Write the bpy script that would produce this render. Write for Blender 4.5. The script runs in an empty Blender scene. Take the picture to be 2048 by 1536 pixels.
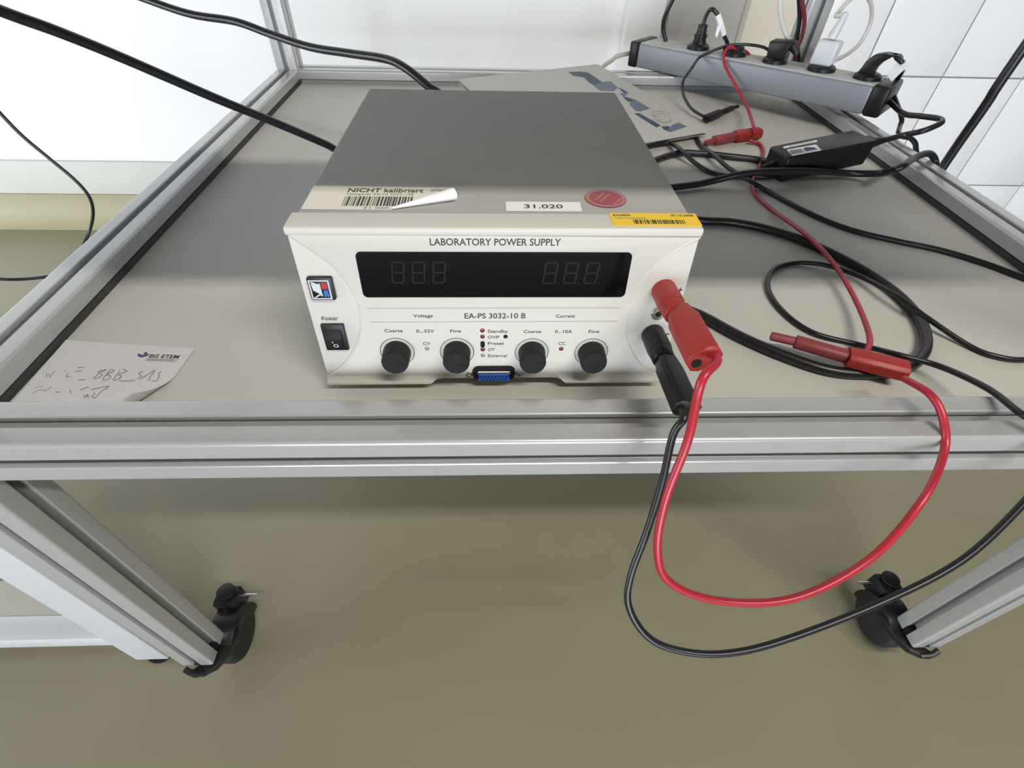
import bpy, bmesh, math, random
from mathutils import Vector, Matrix, Euler
random.seed(7)
# ------------------------------------------------------------------ camera, world, light
# metres; X right along the trolley front, Y to the back wall, Z up, Z = 0 on the top face of the trolley beams
sc = bpy.context.scene
ZF = -.53                                   # floor level
CAM = Vector((.4004, -.2020, .2596)); PITCH, YAW, ROLL, FPX = .7931, -.0523, .0328, 997.5
cam = bpy.data.cameras.new('camera'); camo = bpy.data.objects.new('camera', cam)
sc.collection.objects.link(camo); sc.camera = camo
cam.sensor_fit = 'HORIZONTAL'; cam.sensor_width = 36; cam.lens = 36 * FPX / 2048; cam.clip_start = .01
RC = Matrix.Rotation(YAW, 3, 'Z') @ Matrix.Rotation(math.pi/2 - PITCH, 3, 'X') @ Matrix.Rotation(ROLL, 3, 'Z')
camo.matrix_world = Matrix.Translation(CAM) @ RC.to_4x4()
w = bpy.data.worlds.new('world'); sc.world = w; w.use_nodes = True
w.node_tree.nodes['Background'].inputs[0].default_value = (.93, .96, 1, 1)
w.node_tree.nodes['Background'].inputs[1].default_value = .05
def area(name, loc, aim, sx, sy, power, col):
    l = bpy.data.lights.new(name, 'AREA'); l.shape = 'RECTANGLE'; l.size, l.size_y = sx, sy
    l.energy = power; l.color = col
    o = bpy.data.objects.new(name, l); sc.collection.objects.link(o); o.location = loc
    o.rotation_euler = (Vector(aim) - Vector(loc)).to_track_quat('-Z', 'Y').to_euler(); return o
area('ceiling_tube_light', (1.35, -1.07, 2.0), (1.35, -1.0, 0), 1.5, .12, 43, (1, .95, .86))
area('window_daylight', (.3, -5.5, .22), (.3, 0, .1), 4.5, 1.5, 250, (.84, .91, 1))
area('side_fill_light', (-2.55, -.25, .12), (.7, .9, .0), 2.0, 1.1, 46, (.92, .96, 1))  # added fill for the back wall and left floor, no known window there
vs = sc.view_settings; vs.view_transform = 'Standard'; vs.look = 'None'; vs.gamma = 1; vs.use_curve_mapping = False
vs.exposure = .25

# ------------------------------------------------------------------ helpers
def ray(x, y): return RC @ Vector(((x-1024)/FPX, (768-y)/FPX, -1))
def at(x, y, Z=None, Y=None, X=None, D=None):
    d = ray(x, y)
    t = D if D is not None else (Z-CAM.z)/d.z if Z is not None else (Y-CAM.y)/d.y if Y is not None else (X-CAM.x)/d.x
    return CAM + t*d
def on_plane(x, y, P, N):
    d = ray(x, y); return CAM + d*((P-CAM).dot(N)/d.dot(N))
COL = sc.collection; POS = {}
def mat(name, col, rough=.5, metal=0, var=.0, scale=30, bump=0, bscale=200, spec=.5, trans=0, alpha=1):
    m = bpy.data.materials.new(name); m.use_nodes = True; nt = m.node_tree; b = nt.nodes['Principled BSDF']
    b.inputs['Base Color'].default_value = (*col, 1); b.inputs['Roughness'].default_value = rough
    b.inputs['Metallic'].default_value = metal; b.inputs['Specular IOR Level'].default_value = spec
    b.inputs['Transmission Weight'].default_value = trans; b.inputs['Alpha'].default_value = alpha
    tc = nt.nodes.new('ShaderNodeTexCoord')
    if var:
        n = nt.nodes.new('ShaderNodeTexNoise'); n.inputs['Scale'].default_value = scale; n.inputs['Detail'].default_value = 6
        mx = nt.nodes.new('ShaderNodeMix'); mx.data_type = 'RGBA'
        mx.inputs[6].default_value = (*[c*(1-var) for c in col], 1); mx.inputs[7].default_value = (*[min(1, c*(1+var)) for c in col], 1)
        nt.links.new(tc.outputs['Object'], n.inputs['Vector']); nt.links.new(n.outputs['Fac'], mx.inputs[0])
        nt.links.new(mx.outputs[2], b.inputs['Base Color'])
    if bump:
        n2 = nt.nodes.new('ShaderNodeTexNoise'); n2.inputs['Scale'].default_value = bscale; n2.inputs['Detail'].default_value = 3
        bp = nt.nodes.new('ShaderNodeBump'); bp.inputs['Strength'].default_value = bump; bp.inputs['Distance'].default_value = .001
        nt.links.new(tc.outputs['Object'], n2.inputs['Vector']); nt.links.new(n2.outputs['Fac'], bp.inputs['Height'])
        nt.links.new(bp.outputs[0], b.inputs['Normal'])
    return m
M = dict(
    alu=mat('anodised_aluminium', (.47, .475, .475), .28, .25, .04, 60),
    panel=mat('grey_laminate', (.55, .54, .495), .5, 0, .06, 14, .04, 500, .3),
    floor=mat('epoxy_floor', (.27, .248, .165), .30, 0, .07, 5, .05, 60),
    wall=mat('white_wall_paint', (.90, .905, .91), .8, 0, .02, 6, .06, 120),
    skirt=mat('pale_grey_skirting', (.60, .615, .56), .6, 0, .05, 12),
    cove=mat('beige_floor_cove', (.36, .325, .20), .5, 0, .10, 14),
    grout=mat('grey_grout', (.34, .34, .36), .8),
    tile=mat('white_glazed_tile', (.88, .885, .90), .2, 0, .03, 7),
    cream=mat('cream_paint', (.80, .74, .62), .6, 0, .03, 8), door=mat('grey_door_paint', (.52, .51, .49), .5, 0, .03, 8),
    bezel=mat('ivory_plastic', (.60, .578, .52), .42, 0, .02, 40, .03, 900),
    cover=mat('grey_painted_sheet_metal', (.40, .39, .365), .7, 0, .05, 40, .06, 900, .12),
    screen=mat('smoked_display_window', (.002, .002, .003), .12, spec=.15), seg=mat('unlit_segment', (.011, .0105, .011), .6, spec=.2),
    black=mat('black_plastic', (.009, .009, .010), .38, 0, .15, 60, .05, 700, .35),
    knob=mat('matt_black_rubber', (.011, .011, .012), .6, 0, .2, 90, .08, 900, .3),
    cable=mat('black_pvc_cable', (.012, .012, .015), .33, 0, .2, 80),
    redc=mat('red_silicone_cable', (.40, .018, .034), .34, 0, .1, 60),
    red=mat('red_plastic', (.34, .020, .016), .45, 0, .08, 80, .05, 800),
    redark=mat('dark_red_cable', (.15, .012, .02), .4, 0, .1, 60), redpale=mat('dull_red_sheath', (.24, .035, .04), .5, 0, .1, 60),
    ink=mat('black_print', (.03, .03, .035), .6), ink2=mat('grey_print', (.30, .29, .27), .6),
    metal=mat('nickel_plated_metal', (.72, .70, .66), .22, 1), blue=mat('blue_connector_plastic', (.02, .11, .52), .4, 0, .1, 90),
    hole=mat('dark_cavity', (.004, .004, .004), .9), ledr=mat('dark_red_led', (.16, .012, .02), .2), ledg=mat('clear_green_led', (.26, .28, .20), .2),
    white=mat('white_plastic', (.58, .60, .63), .35, 0, .02, 40), whitec=mat('white_cable_jacket', (.62, .60, .56), .4, 0, .03, 50),
    beigec=mat('beige_cable_jacket', (.52, .48, .38), .5),
    label=mat('ivory_label_paper', (.80, .76, .64), .6, 0, .02, 60), labelw=mat('white_label_paper', (.85, .84, .80), .55),
    pinkw=mat('pale_label_backing', (.86, .82, .83), .45, 0, .05, 90),
    yellow=mat('yellow_label', (.90, .58, .02), .5, 0, .04, 60), seal=mat('dark_red_seal', (.30, .02, .03), .4, 0, .3, 150), sealp=mat('pink_seal_print', (.42, .15, .15), .5),
    logored=mat('red_print', (.45, .02, .03), .4), logoblue=mat('blue_print', (.03, .14, .50), .4), logonavy=mat('navy_print', (.03, .03, .12), .5),
    paper=mat('note_paper', (.66, .65, .66), .8, 0, .02, 50), pencil=mat('pencil_line', (.24, .24, .27), .8),
    cardb=mat('grey_folder_card', (.48, .47, .435), .55, 0, .03, 30), bl1=mat('dark_blue_print', (.018, .042, .085), .5, 0, .25, 60), bl2=mat('pale_blue_print', (.085, .135, .20), .5, 0, .3, 60),
    stripalu=mat('satin_aluminium_shell', (.26, .27, .30), .45, .3, .03, 50), striptop=mat('grey_socket_strip', (.42, .42, .40), .5, 0, .05, 60),
    rubber=mat('black_rubber_tyre', (.012, .012, .013), .6, 0, .2, 70), steel=mat('black_coated_steel', (.016, .016, .018), .35, .3, .2, 60),
    seal_grey=mat('grey_rubber_seal', (.26, .27, .29), .7), seal_rubber=mat('dark_grey_rubber_seal', (.045, .048, .052), .7), whiteal=mat('pale_silver_tube', (.74, .76, .78), .4, .3, .02, 30), tape=mat('white_tag_film', (.80, .80, .80), .25),
)
bs = M['alu'].node_tree.nodes['Principled BSDF']; bs.inputs['Coat Weight'].default_value = .6; bs.inputs['Coat Roughness'].default_value = .14
class MB:
    def __init__(s): s.v, s.f = [], []
    def add(s, vs, fs):
        n = len(s.v); s.v += [Vector(v) for v in vs]; s.f += [[i+n for i in f] for f in fs]; return s
    def hexa(s, c):          # 8 corners: bottom ring 0-3 ccw, top ring 4-7
        return s.add(c, [(3,2,1,0), (4,5,6,7), (0,1,5,4), (1,2,6,5), (2,3,7,6), (3,0,4,7)])
    def box(s, a, b):
        (x0,y0,z0), (x1,y1,z1) = a, b
        return s.hexa([(x0,y0,z0),(x1,y0,z0),(x1,y1,z0),(x0,y1,z0),(x0,y0,z1),(x1,y0,z1),(x1,y1,z1),(x0,y1,z1)])
    def obox(s, c, ax, ay, az):   # centre and half-axis vectors
        c, ax, ay, az = Vector(c), Vector(ax), Vector(ay), Vector(az)
        return s.hexa([c-ax-ay-az, c+ax-ay-az, c+ax+ay-az, c-ax+ay-az, c-ax-ay+az, c+ax-ay+az, c+ax+ay+az, c-ax+ay+az])
    def prism(s, bottom, top):
        n = len(bottom)
        return s.add(list(bottom)+list(top), [list(range(n))[::-1], list(range(n, 2*n))] + [(i, (i+1) % n, n+(i+1) % n, n+i) for i in range(n)])
    def rings(s, rr, close=True):
        n = len(rr[0]); vs = [p for r in rr for p in r]; fs = []
        for k in range(len(rr)-1):
            for i in range(n): fs.append((k*n+i, k*n+(i+1) % n, (k+1)*n+(i+1) % n, (k+1)*n+i))
        if close: fs += [list(range(n))[::-1], [(len(rr)-1)*n+i for i in range(n)]]
        return s.add(vs, fs)
    def lathe(s, p, ax, prof, n=24, flute=0):   # prof: (distance along axis, radius)
        p, ax = Vector(p), Vector(ax).normalized(); e = ax.orthogonal().normalized(); g = ax.cross(e)
        return s.rings([[p+ax*d+(e*math.cos(2*math.pi*i/n)+g*math.sin(2*math.pi*i/n))*(r-(flute if i % 2 else 0)) for i in range(n)] for d, r in prof])
    def tube(s, pts, r, n=10, sub=6, taper=None):
        P = spline(pts, sub); rr = []; prev = None
        for i, p in enumerate(P):
            t = (P[min(i+1, len(P)-1)]-P[max(i-1, 0)]).normalized()
            e = t.orthogonal().normalized() if prev is None else (prev-t*prev.dot(t)).normalized()
            prev = e; g = t.cross(e); q = r if taper is None else r*(1+(taper-1)*i/(len(P)-1))
            rr.append([p+(e*math.cos(2*math.pi*k/n)+g*math.sin(2*math.pi*k/n))*q for k in range(n)])
        return s.rings(rr)
    def build(s, name, m, parent=None, bevel=0, seg=2, sharp=38, props=None, bang=30):
        c = sum(s.v, Vector())/len(s.v); c = Vector([(min(v[i] for v in s.v)+max(v[i] for v in s.v))/2 for i in range(3)])
        if parent is None: c.z = min(v.z for v in s.v)
        me = bpy.data.meshes.new(name); me.from_pydata([v-c for v in s.v], [], s.f)
        bm = bmesh.new(); bm.from_mesh(me); bmesh.ops.recalc_face_normals(bm, faces=bm.faces)
        if bevel:
            ed = [e for e in bm.edges if len(e.link_faces) == 2 and e.calc_face_angle(0) > math.radians(bang)]
            bmesh.ops.bevel(bm, geom=ed, offset=bevel, segments=seg, affect='EDGES', profile=.5, clamp_overlap=True)
        for f in bm.faces: f.smooth = True
        for e in bm.edges:
            if len(e.link_faces) == 2: e.smooth = e.calc_face_angle(0) < math.radians(sharp)
        bm.to_mesh(me); bm.free(); me.materials.append(M[m])
        return link(name, me, c, parent, props)
def link(name, me, c, parent=None, props=None):
    o = bpy.data.objects.new(name, me); COL.objects.link(o); c = Vector(c); POS[o.name] = c
    if parent is not None: o.parent = parent; o.location = c-POS[parent.name]
    else: o.location = c
    for k, v in (props or {}).items(): o[k] = v
    return o
def thing(name, loc, label, cat, group=None):
    o = bpy.data.objects.new(name, None); COL.objects.link(o); o.location = loc; POS[o.name] = Vector(loc); o.empty_display_size = .02
    o['label'] = label; o['category'] = cat
    if group: o['group'] = group
    return o
def T(label, cat, group=None): return dict(label=label, category=cat, **({'group': group} if group else {}))
ST = dict(kind='structure')
def spline(pts, sub=6):
    P = [Vector(p) for p in pts]
    if len(P) < 3: return P
    Q = [P[0]*2-P[1]] + P + [P[-1]*2-P[-2]]; out = []
    for i in range(1, len(Q)-2):
        a, b, c, d = Q[i-1:i+3]
        for k in range(sub):
            t = k/sub
            out.append(.5*((2*b)+(c-a)*t+(2*a-5*b+4*c-d)*t*t+(3*b-a-3*c+d)*t**3))
    out.append(P[-1]); return out
def ext(pts, *ks):      # carry a cable straight on past its last point
    P = [Vector(p) for p in pts]; d = P[-1]-P[-2]
    return P+[P[-1]+d*k for k in ks]
def text(s, frame, u0, u1, w0, w1, m, parent, name='lettering', shear=0):
    """flat lettering; frame = (origin, U, W, N); fills u0..u1 x w0..w1 (cap height) in metres on that plane"""
    cu = bpy.data.curves.new('txt', 'FONT'); cu.body = s; cu.resolution_u = 3; cu.offset = .012
    o = bpy.data.objects.new('txt', cu); me = bpy.data.meshes.new_from_object(o)
    xs = [v.co.x for v in me.vertices]; cap = .729
    O, U, W, N = frame; x0, x1 = min(xs), max(xs)
    pts = [O+U*(u0+(v.co.x-x0)/(x1-x0)*(u1-u0)+shear*v.co.y/cap*(w1-w0))+W*(w0+v.co.y/cap*(w1-w0))+N*.00012 for v in me.vertices]
    fs = [list(p.vertices) for p in me.polygons]
    bpy.data.objects.remove(o); bpy.data.curves.remove(cu); bpy.data.meshes.remove(me)
    b = MB(); b.add(pts, fs); return b.build(name, m, parent)
def flat(frame, poly, m, parent, name, th=.00012, off=0.0):     # thin plate lying on a frame's plane
    O, U, W, N = frame
    lo = [O+U*a+W*b+N*off for a, b in poly]; return MB().prism(lo, [p+N*th for p in lo]).build(name, m, parent)
def rrect(u0, w0, u1, w1, r, n=4):
    out = []
    for cx, cy, a0 in ((u1-r, w1-r, 0), (u0+r, w1-r, 90), (u0+r, w0+r, 180), (u1-r, w0+r, 270)):
        for k in range(n+1):
            a = math.radians(a0+90*k/n); out.append((cx+r*math.cos(a), cy+r*math.sin(a)))
    return out
def circle(cu, cw, r, n=28, ry=None): return [(cu+r*math.cos(2*math.pi*i/n), cw+(ry or r)*math.sin(2*math.pi*i/n)) for i in range(n)]

# ------------------------------------------------------------------ the room
MB().box((-2.6, -3.4, ZF-.05), (3.4, 1.3, ZF)).build('floor', 'floor', props=ST)
YW = 1.30
wall = MB().box((-2.6, YW, ZF), (.728, YW+.12, 1.9)).build('wall_back', 'wall', props=ST)
MB().box((.728, YW-.03, ZF), (.818, YW+.12, 1.9)).build('trim_1', 'wall', bevel=.004, props=ST)
d1 = MB().box((.818, YW+.02, ZF), (1.03, YW+.06, 1.5)).build('door_1', 'door', props=ST)
MB().box((.84, YW+.012, -.35), (1.01, YW+.0205, .5)).build('door_panel', 'door', d1, bevel=.003)
MB().box((1.03, YW-.01, ZF), (1.228, YW+.12, 1.9)).build('trim_2', 'cream', bevel=.004, props=ST)
tw = MB().box((1.228, YW, ZF), (3.4, YW+.12, 1.9)).build('wall_right', 'grout', props=ST)
TW, TH, J = .2243, .2925, .0016
tme = {}
x = 1.6115-2*TW
while x < 3.3:
    z = -.0915-2*TH
    while z < .95:
        xa, za = max(x, 1.228), max(z, ZF); key = (round(x+TW-xa, 3), round(z+TH-za, 3))
        c = ((xa+x+TW)/2, YW-.003, (za+z+TH)/2)
        if key not in tme:
            hw, hh = key[0]/2-J, key[1]/2-J
            o = MB().box((c[0]-hw, YW-.006, c[2]-hh), (c[0]+hw, YW, c[2]+hh)).build('wall_tile', 'tile', tw, bevel=.0012); tme[key] = o.data
        else: link('wall_tile', tme[key], c, tw)
        z += TH
    x += TW
MB().box((-2.6, YW-.012, -.437), (.728, YW, -.340)).build('baseboard_back', 'skirt', bevel=.004, props=ST)
MB().prism([(-2.6, YW-.012, -.437), (-2.6, YW-.014, -.46), (-2.6, YW-.03, -.51), (-2.6, YW-.055, ZF), (-2.6, YW, ZF), (-2.6, YW, -.437)],
           [(.728, YW-.012, -.437), (.728, YW-.014, -.46), (.728, YW-.03, -.51), (.728, YW-.055, ZF), (.728, YW, ZF), (.728, YW, -.437)]).build('trim_3', 'cove', props=ST)

# ------------------------------------------------------------------ aluminium trolley
BW, W, D, ZP = .04, 1.0028, .8743, -.0228
def profile_poly(sides=4):
    h, r, so, dp = BW/2, .0032, .0041, .009; q = []
    for k in range(4):
        a = k*math.pi/2; ca, sa = math.cos(a), math.sin(a)
        loc = []
        # side facing +x in local frame, from bottom corner to top corner
        for j in range(5):
            t = math.radians(-45+45*j/4); loc.append((h-r+r*math.cos(t), -h+r+r*math.sin(t)))
        loc += [(h, -so-.0010), (h-.0004, -so-.0003), (h-.0011, -so), (h-.004, -so), (h-.004, -.0085), (h-.0115, -.0045), (h-.0115, .0045), (h-.004, .0085), (h-.004, so), (h-.0011, so), (h-.0004, so+.0003), (h, so+.0010)]
        for j in range(5):
            t = math.radians(45*j/4); loc.append((h-r+r*math.cos(t), h-r+r*math.sin(t)))
        q += [(x*ca-y*sa, x*sa+y*ca) for x, y in loc[1:]]
    return q
PROF = profile_poly()
def beam(p0, p1, parent, name, m='alu'):
    p0, p1 = Vector(p0), Vector(p1); t = (p1-p0).normalized()
    e = Vector((0, 0, 1)) if abs(t.z) < .5 else Vector((1, 0, 0)); g = t.cross(e)
    return MB().prism([p0+e*a+g*b for a, b in PROF], [p1+e*a+g*b for a, b in PROF]).build(name, m, parent, sharp=25)
tr = thing('trolley_table', (W/2, D/2, ZF), 'aluminium profile trolley table on black casters with grey recessed top', 'trolley')
h = BW/2
beam((0, h, -h), (W, h, -h), tr, 'beam'); beam((h, BW, -h), (h, D, -h), tr, 'beam'); beam((W-h, BW, -h), (W-h, D, -h), tr, 'beam')
beam((BW, D+h, -h), (W-BW, D+h, -h), tr, 'beam')
LB = -.4556; SZ = .325
for x in (h, W-h):
    beam((x, h, LB), (x, h, -BW), tr, 'leg'); beam((x, D+h, LB), (x, D+h, 0), tr, 'leg')
    beam((x, D+h, 0), (x, D+h, .75), tr, 'post'); beam((x, h, 0), (x, h, SZ), tr, 'post')  # the front pair is unseen, added to hold up the shadow board
    MB().box((x-.01, BW, SZ-.03), (x+.01, D, SZ-.005)).build('shadow_board_rail', 'alu', tr, bevel=.001)  # unseen rails, added only to carry the shadow board
MB().box((BW-.006, BW-.006, ZP-.006), (W-BW+.006, D+.006, ZP)).build('table_panel', 'panel', tr)
for a, b in (((BW-.004, BW+.004, ZP), (BW+.0004, D-.002, -.0164)), ((W-BW-.0004, BW+.004, ZP), (W-BW+.004, D-.002, -.0164)), ((BW+.002, D-.0004, ZP), (W-BW-.002, D+.004, -.0164))):
    MB().box(a, b).build('edge_seal', 'seal_rubber' if b[1] < D else 'seal_grey', tr)
MB().box((0, -.004, SZ), (W, .222, SZ+.02)).build('added_shadow_board', 'panel', tr, bevel=.001)  # unseen board added to cast the shadow band on panel and power supply
def caster(x, sx, y):
    """swivel caster under a leg whose axis is at x, y; sx = +1 when the wheel sits to +X"""
    wx, wy, wz, R = x+sx*.016, y+.030, ZF+.0375, .0375
    c = MB()
    c.box((x-.019, y-.019, LB-.004), (x+.019, y+.019, LB)); c.lathe((x, y, LB-.012), (0, 0, 1), [(0, .016), (.008, .017)], 20)
    cst = c.build('caster', 'steel', tr, bevel=.001)
    MB().lathe((wx-.014, wy, wz), (1, 0, 0), [(0, .012), (0, .030), (.002, .035), (.006, R), (.022, R), (.026, .035), (.028, .030), (.028, .012)], 36).build('wheel', 'rubber', cst)
    hood = MB(); ring = []
    for k in range(13):
        a = math.radians(-10+k*150/12)
        ring.append([Vector((wx+s*.0165, wy+math.cos(a)*rr, wz+math.sin(a)*rr)) for s, rr in ((-1, .020), (-1, .0405), (1, .0405), (1, .020), (.88, .020), (.88, .0385), (-.88, .0385), (-.88, .020))])
    hood.rings(ring); hood.build('fork_hood', 'steel', cst, bevel=.0008)
    xa, xb = sorted((wx-sx*.020, wx+sx*.010))
    MB().box((xa, wy+.020, LB-.024), (xb, wy+.047, LB+.012)).build('bracket', 'steel', cst, bevel=.002)
    MB().box((min(wx-sx*.012, wx-sx*.004), wy+.0195, LB-.004), (max(wx-sx*.012, wx-sx*.004), wy+.021, LB+.006)).build('bracket_slot', 'metal', cst)
    MB().lathe((wx-sx*.005, wy+.036, LB+.011), (0, 0, 1), [(0, .005), (.005, .005), (.005, .012), (.008, .012)], 18).build('adjuster_button', 'steel', cst, bevel=.0006)
    pl = [(-.017, -.025), (-.006, -.031), (.008, -.029), (.021, -.022), (.032, -.004), (.036, .024), (.026, .040), (.008, .036), (.004, .010), (.004, -.014), (-.006, -.023), (-.014, -.021)]
    MB().prism([(x+sx*a, y+b, LB-.016) for a, b in pl], [(x+sx*a, y+b, LB-.005) for a, b in pl]).build('fork_plate', 'steel', cst, bevel=.0015)
    MB().box((x+sx*.0165-.003, y-.004, LB-.001), (x+sx*.0165+.003, y+.004, LB+.012)).build('slot_plug', 'steel', cst)
    MB().lathe((wx+sx*.010, wy+.040, LB-.004), (sx, 0, 0), [(0, .0022), (.020, .0022)], 10).build('bolt', 'metal', cst)
    MB().tube([(x+sx*.010, y-.028, LB-.008), (x-sx*.004, y-.028, LB-.005), (x-sx*.014, y-.024, LB-.001)], .0036, 8).build('brake_pedal', 'steel', cst)
for x, sx in ((h, 1), (W-h, -1)):
    caster(x, sx, h); caster(x, sx, D+h)

# neighbouring frame to the left of the trolley
nf = thing('equipment_frame', (-.35, .1, ZF), 'pale silver tube frame with a low rail beside the trolley caster', 'frame')
MB().box((-.100, .026, ZF+.012), (-.055, .060, .10)).build('upright', 'whiteal', nf, bevel=.002)
MB().box((-.60, .040, ZF+.030), (-.100, .072, ZF+.058)).build('rail', 'whiteal', nf, bevel=.0015)
MB().box((-.60, .072, ZF+.036), (-.150, .128, ZF+.046)).build('bottom_shelf', 'panel', nf, bevel=.001)
MB().lathe((-.076, .043, ZF), (0, 0, 1), [(0, .019), (.006, .019), (.008, .009), (.013, .009)], 20).build('levelling_foot', 'black', nf)
MB().box((-.645, .026, ZF+.012), (-.600, .060, .10)).build('upright', 'whiteal', nf, bevel=.002)
MB().lathe((-.622, .043, ZF), (0, 0, 1), [(0, .019), (.006, .019), (.008, .009), (.013, .009)], 20).build('levelling_foot', 'black', nf)

# ------------------------------------------------------------------ laboratory power supply
PX, PY, PYAW, PH, PW, PD = .2735, .0791, .0049, .1317, .2587, .2845
c_, s_ = math.cos(PYAW), math.sin(PYAW)
def L(u, y, z): return Vector((PX+c_*u-s_*y, PY+s_*u+c_*y, ZP+z))          # metres in the unit's own frame
UU = Vector((c_, s_, 0)); FO = L(0, -.0104, .008); WW = (L(0, 0, PH)-FO).normalized(); NN = UU.cross(WW)
def F(u, w, d=0): return FO+UU*(u*.001)+WW*(w*.001)+NN*(d*.001)              # mm on the front face
FR = (FO, UU, WW, NN); VV = Vector((-s_, c_, 0)); TOP = L(0, 0, PH); TR = (TOP, UU, VV, Vector((0, 0, 1)))
mm = lambda poly: [(a*.001, b*.001) for a, b in poly]
psu = thing('power_supply', L(PW/2, PD/2, 0), 'ivory bench power supply with black display and four knobs on the trolley', 'power supply')
# sheet metal cover
MB().hexa([L(.003, .016, .006), L(.2557, .016, .006), L(.254, PD, .006), L(.0047, PD, .006), L(.003, .016, PH-.0008), L(.2557, .016, PH-.0008), L(.254, PD, PH-.0008), L(.0047, PD, PH-.0008)]).build('metal_cover', 'cover', psu, bevel=.0022, seg=3)
for u, y in ((.03, .03), (.23, .03), (.03, .25), (.23, .25)):
    MB().lathe(L(u, y, 0), (0, 0, 1), [(0, .008), (.006, .009), (.0072, .009)], 18).build('rubber_foot', 'black', psu)
# bezel: recessed base block, raised centre plate between two arcs, brow and chin
bz = MB().hexa([F(1.2, 4, -1.2), F(257.5, 4, -1.2), L(.2575, .020, .0085), L(.0012, .020, .0085), F(1.2, 122, -1.2), F(257.5, 122, -1.2), L(.2575, .020, PH-.001), L(.0012, .020, PH-.001)]).build('bezel', 'bezel', psu, bevel=.0012)
MB().prism([F(0, 118.5, 0), F(0, 124.1, 0), L(0, .0202, PH), L(0, .0202, PH-.006)], [F(258.7, 118.5, 0), F(258.7, 124.1, 0), L(.2587, .0202, PH), L(.2587, .0202, PH-.006)]).build('brow', 'bezel', bz, bevel=.0016, seg=3)
arcL = [(2.3, 119.3), (13, 110.5), (24.4, 99.4), (30.5, 89), (34.5, 77.7), (36, 68), (35.6, 57.9), (32.5, 45), (26.1, 32.2), (16, 18.5), (1.7, 6.6)]
arcR = [(257.2, 118.5), (248.5, 113.2), (240.5, 106.8), (232, 98), (226.1, 88.9), (221.5, 75), (220.1, 61.5), (221.5, 47), (226, 35.5), (234, 22), (244.3, 10.7), (256.8, 4.5)]
plate = arcL + [(1.7, 2.5), (79, 2.5), (87.9, 4.7), (174.2, 4.7), (179, 2.5), (256.8, 2.5)] + arcR[::-1]
MB().prism([F(a, b, -1.6) for a, b in plate], [F(a, b, 0) for a, b in plate]).build('front_plate', 'bezel', bz, bevel=.0005)
def chin(u0, u1, e0, e1):
    pr = [(-1, 8.2), (0, 8.2), (.3, 6.6), (1.0, 5.0), (2.2, 3.6), (2.9, 2.6), (2.6, 1.2), (-1, 1.2)]
    MB().prism([F(u0+e0*max(0, 8.6-w), w, d) for d, w in pr], [F(u1+e1*max(0, 8.6-w), w, d) for d, w in pr]).build('chin', 'bezel', bz, sharp=50)
chin(1.4, 88, 0, -1.3); chin(173, 257.3, 1.3, 0)
def lip(arc, w):
    MB().tube([F(a, b, -.3) for a, b in arc], w, 8, 4).build('arc_ridge', 'bezel', bz)
lip(arcL[5:], .0007); lip(arcR, .0006)
# display
dsp = flat(FR, mm(rrect(40.6, 76.2, 216, 108.6, 3.2)), 'screen', psu, 'display_window', .0007)
def seg7(u0, u1, w0, w1):
    b = MB(); t = 1.05; sl = .10*(w1-w0); wm = (w0+w1)/2
    def bar(p, q):
        p, q = Vector(p), Vector(q); n = (q-p).normalized(); o = Vector((-n.y, n.x))*t/2; g = n*t*.55
        poly = [p+g*.3, p+g+o, q-g+o, q-g*.3, q-g-o, p+g-o]
        lo = [F(a.x+sl*(a.y-w0)/(w1-w0), a.y, .72) for a in poly]; b.prism(lo, [v+NN*.00006 for v in lo])
    u0 += t/2; u1 -= t/2+sl
    for p, q in (((u0, w1), (u1, w1)), ((u0, wm), (u1, wm)), ((u0, w0), (u1, w0)), ((u0, w0), (u0, wm)), ((u0, wm), (u0, w1)), ((u1, w0), (u1, wm)), ((u1, wm), (u1, w1))): bar(p, q)
    dot = [(u1+sl*.2+1.6, w0-.4), (u1+sl*.2+2.6, w0-.4), (u1+sl*.2+2.6, w0+.6), (u1+sl*.2+1.6, w0+.6)]
    lo = [F(a, c, .72) for a, c in dot]; b.prism(lo, [v+NN*.00006 for v in lo])
    b.build('digit', 'seg', dsp)
for u in (60.6, 73.8, 87.0): seg7(u, u+10, 87.2, 101.8)
for u in (159.1, 172.6, 186.3): seg7(u, u+10.2, 86.8, 101.6)
# fine lines
for w_ in (67.3, 56.2): flat(FR, mm([(41, w_-.25), (214.8, w_-.25), (214.8, w_+.25), (41, w_+.25)]), 'ink2', psu, 'engraved_line', .00006)
def ft(s, u0, u1, w0, w1, m='ink', fr=FR): return text(s, fr, u0*.001, u1*.001, w0*.001, w1*.001, m, psu)
ft('LABORATORY POWER SUPPLY', 87.7, 169.3, 113, 117.8); ft('EA-PS 3032-10 B', 106.9, 149.3, 59, 63.4)
def fc(s, u, w, wd, hh=2.7): ft(s, u-wd/2, u+wd/2, w-hh/2, w+hh/2)
fc('Voltage', 78.4, 61.3, 13.4); fc('Current', 177.2, 60.8, 13.4)
fc('Coarse', 56.7, 49, 12.6); fc('0...32V', 78.7, 48.6, 12.6); fc('Fine', 100.1, 48.6, 7.6)
fc('Coarse', 154.7, 47.9, 12.6); fc('0...10A', 176.9, 47.8, 12.2); fc('Fine', 198.9, 47.7, 7.6); fc('CV', 78.7, 37.8, 5.2); fc('CC', 176.8, 37.2, 5.2)
for s, w_, wd in (('Standby', 48.2, 14.4), ('OVP', 43.1, 8.2), ('Preset', 37.6, 11.6), ('OT', 32, 5), ('External', 26.4, 14)): ft(s, 122.8, 122.8+wd, w_-1.35, w_+1.35)
def led(u, w_, m, r=1.7): MB().lathe(F(u, w_, -.5), NN, [(0, r*.001), (.0007, r*.001), (.0011, r*.0006)], 16).build('indicator_lamp' if m != 'hole' else 'adjuster_hole', m, psu)
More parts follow.
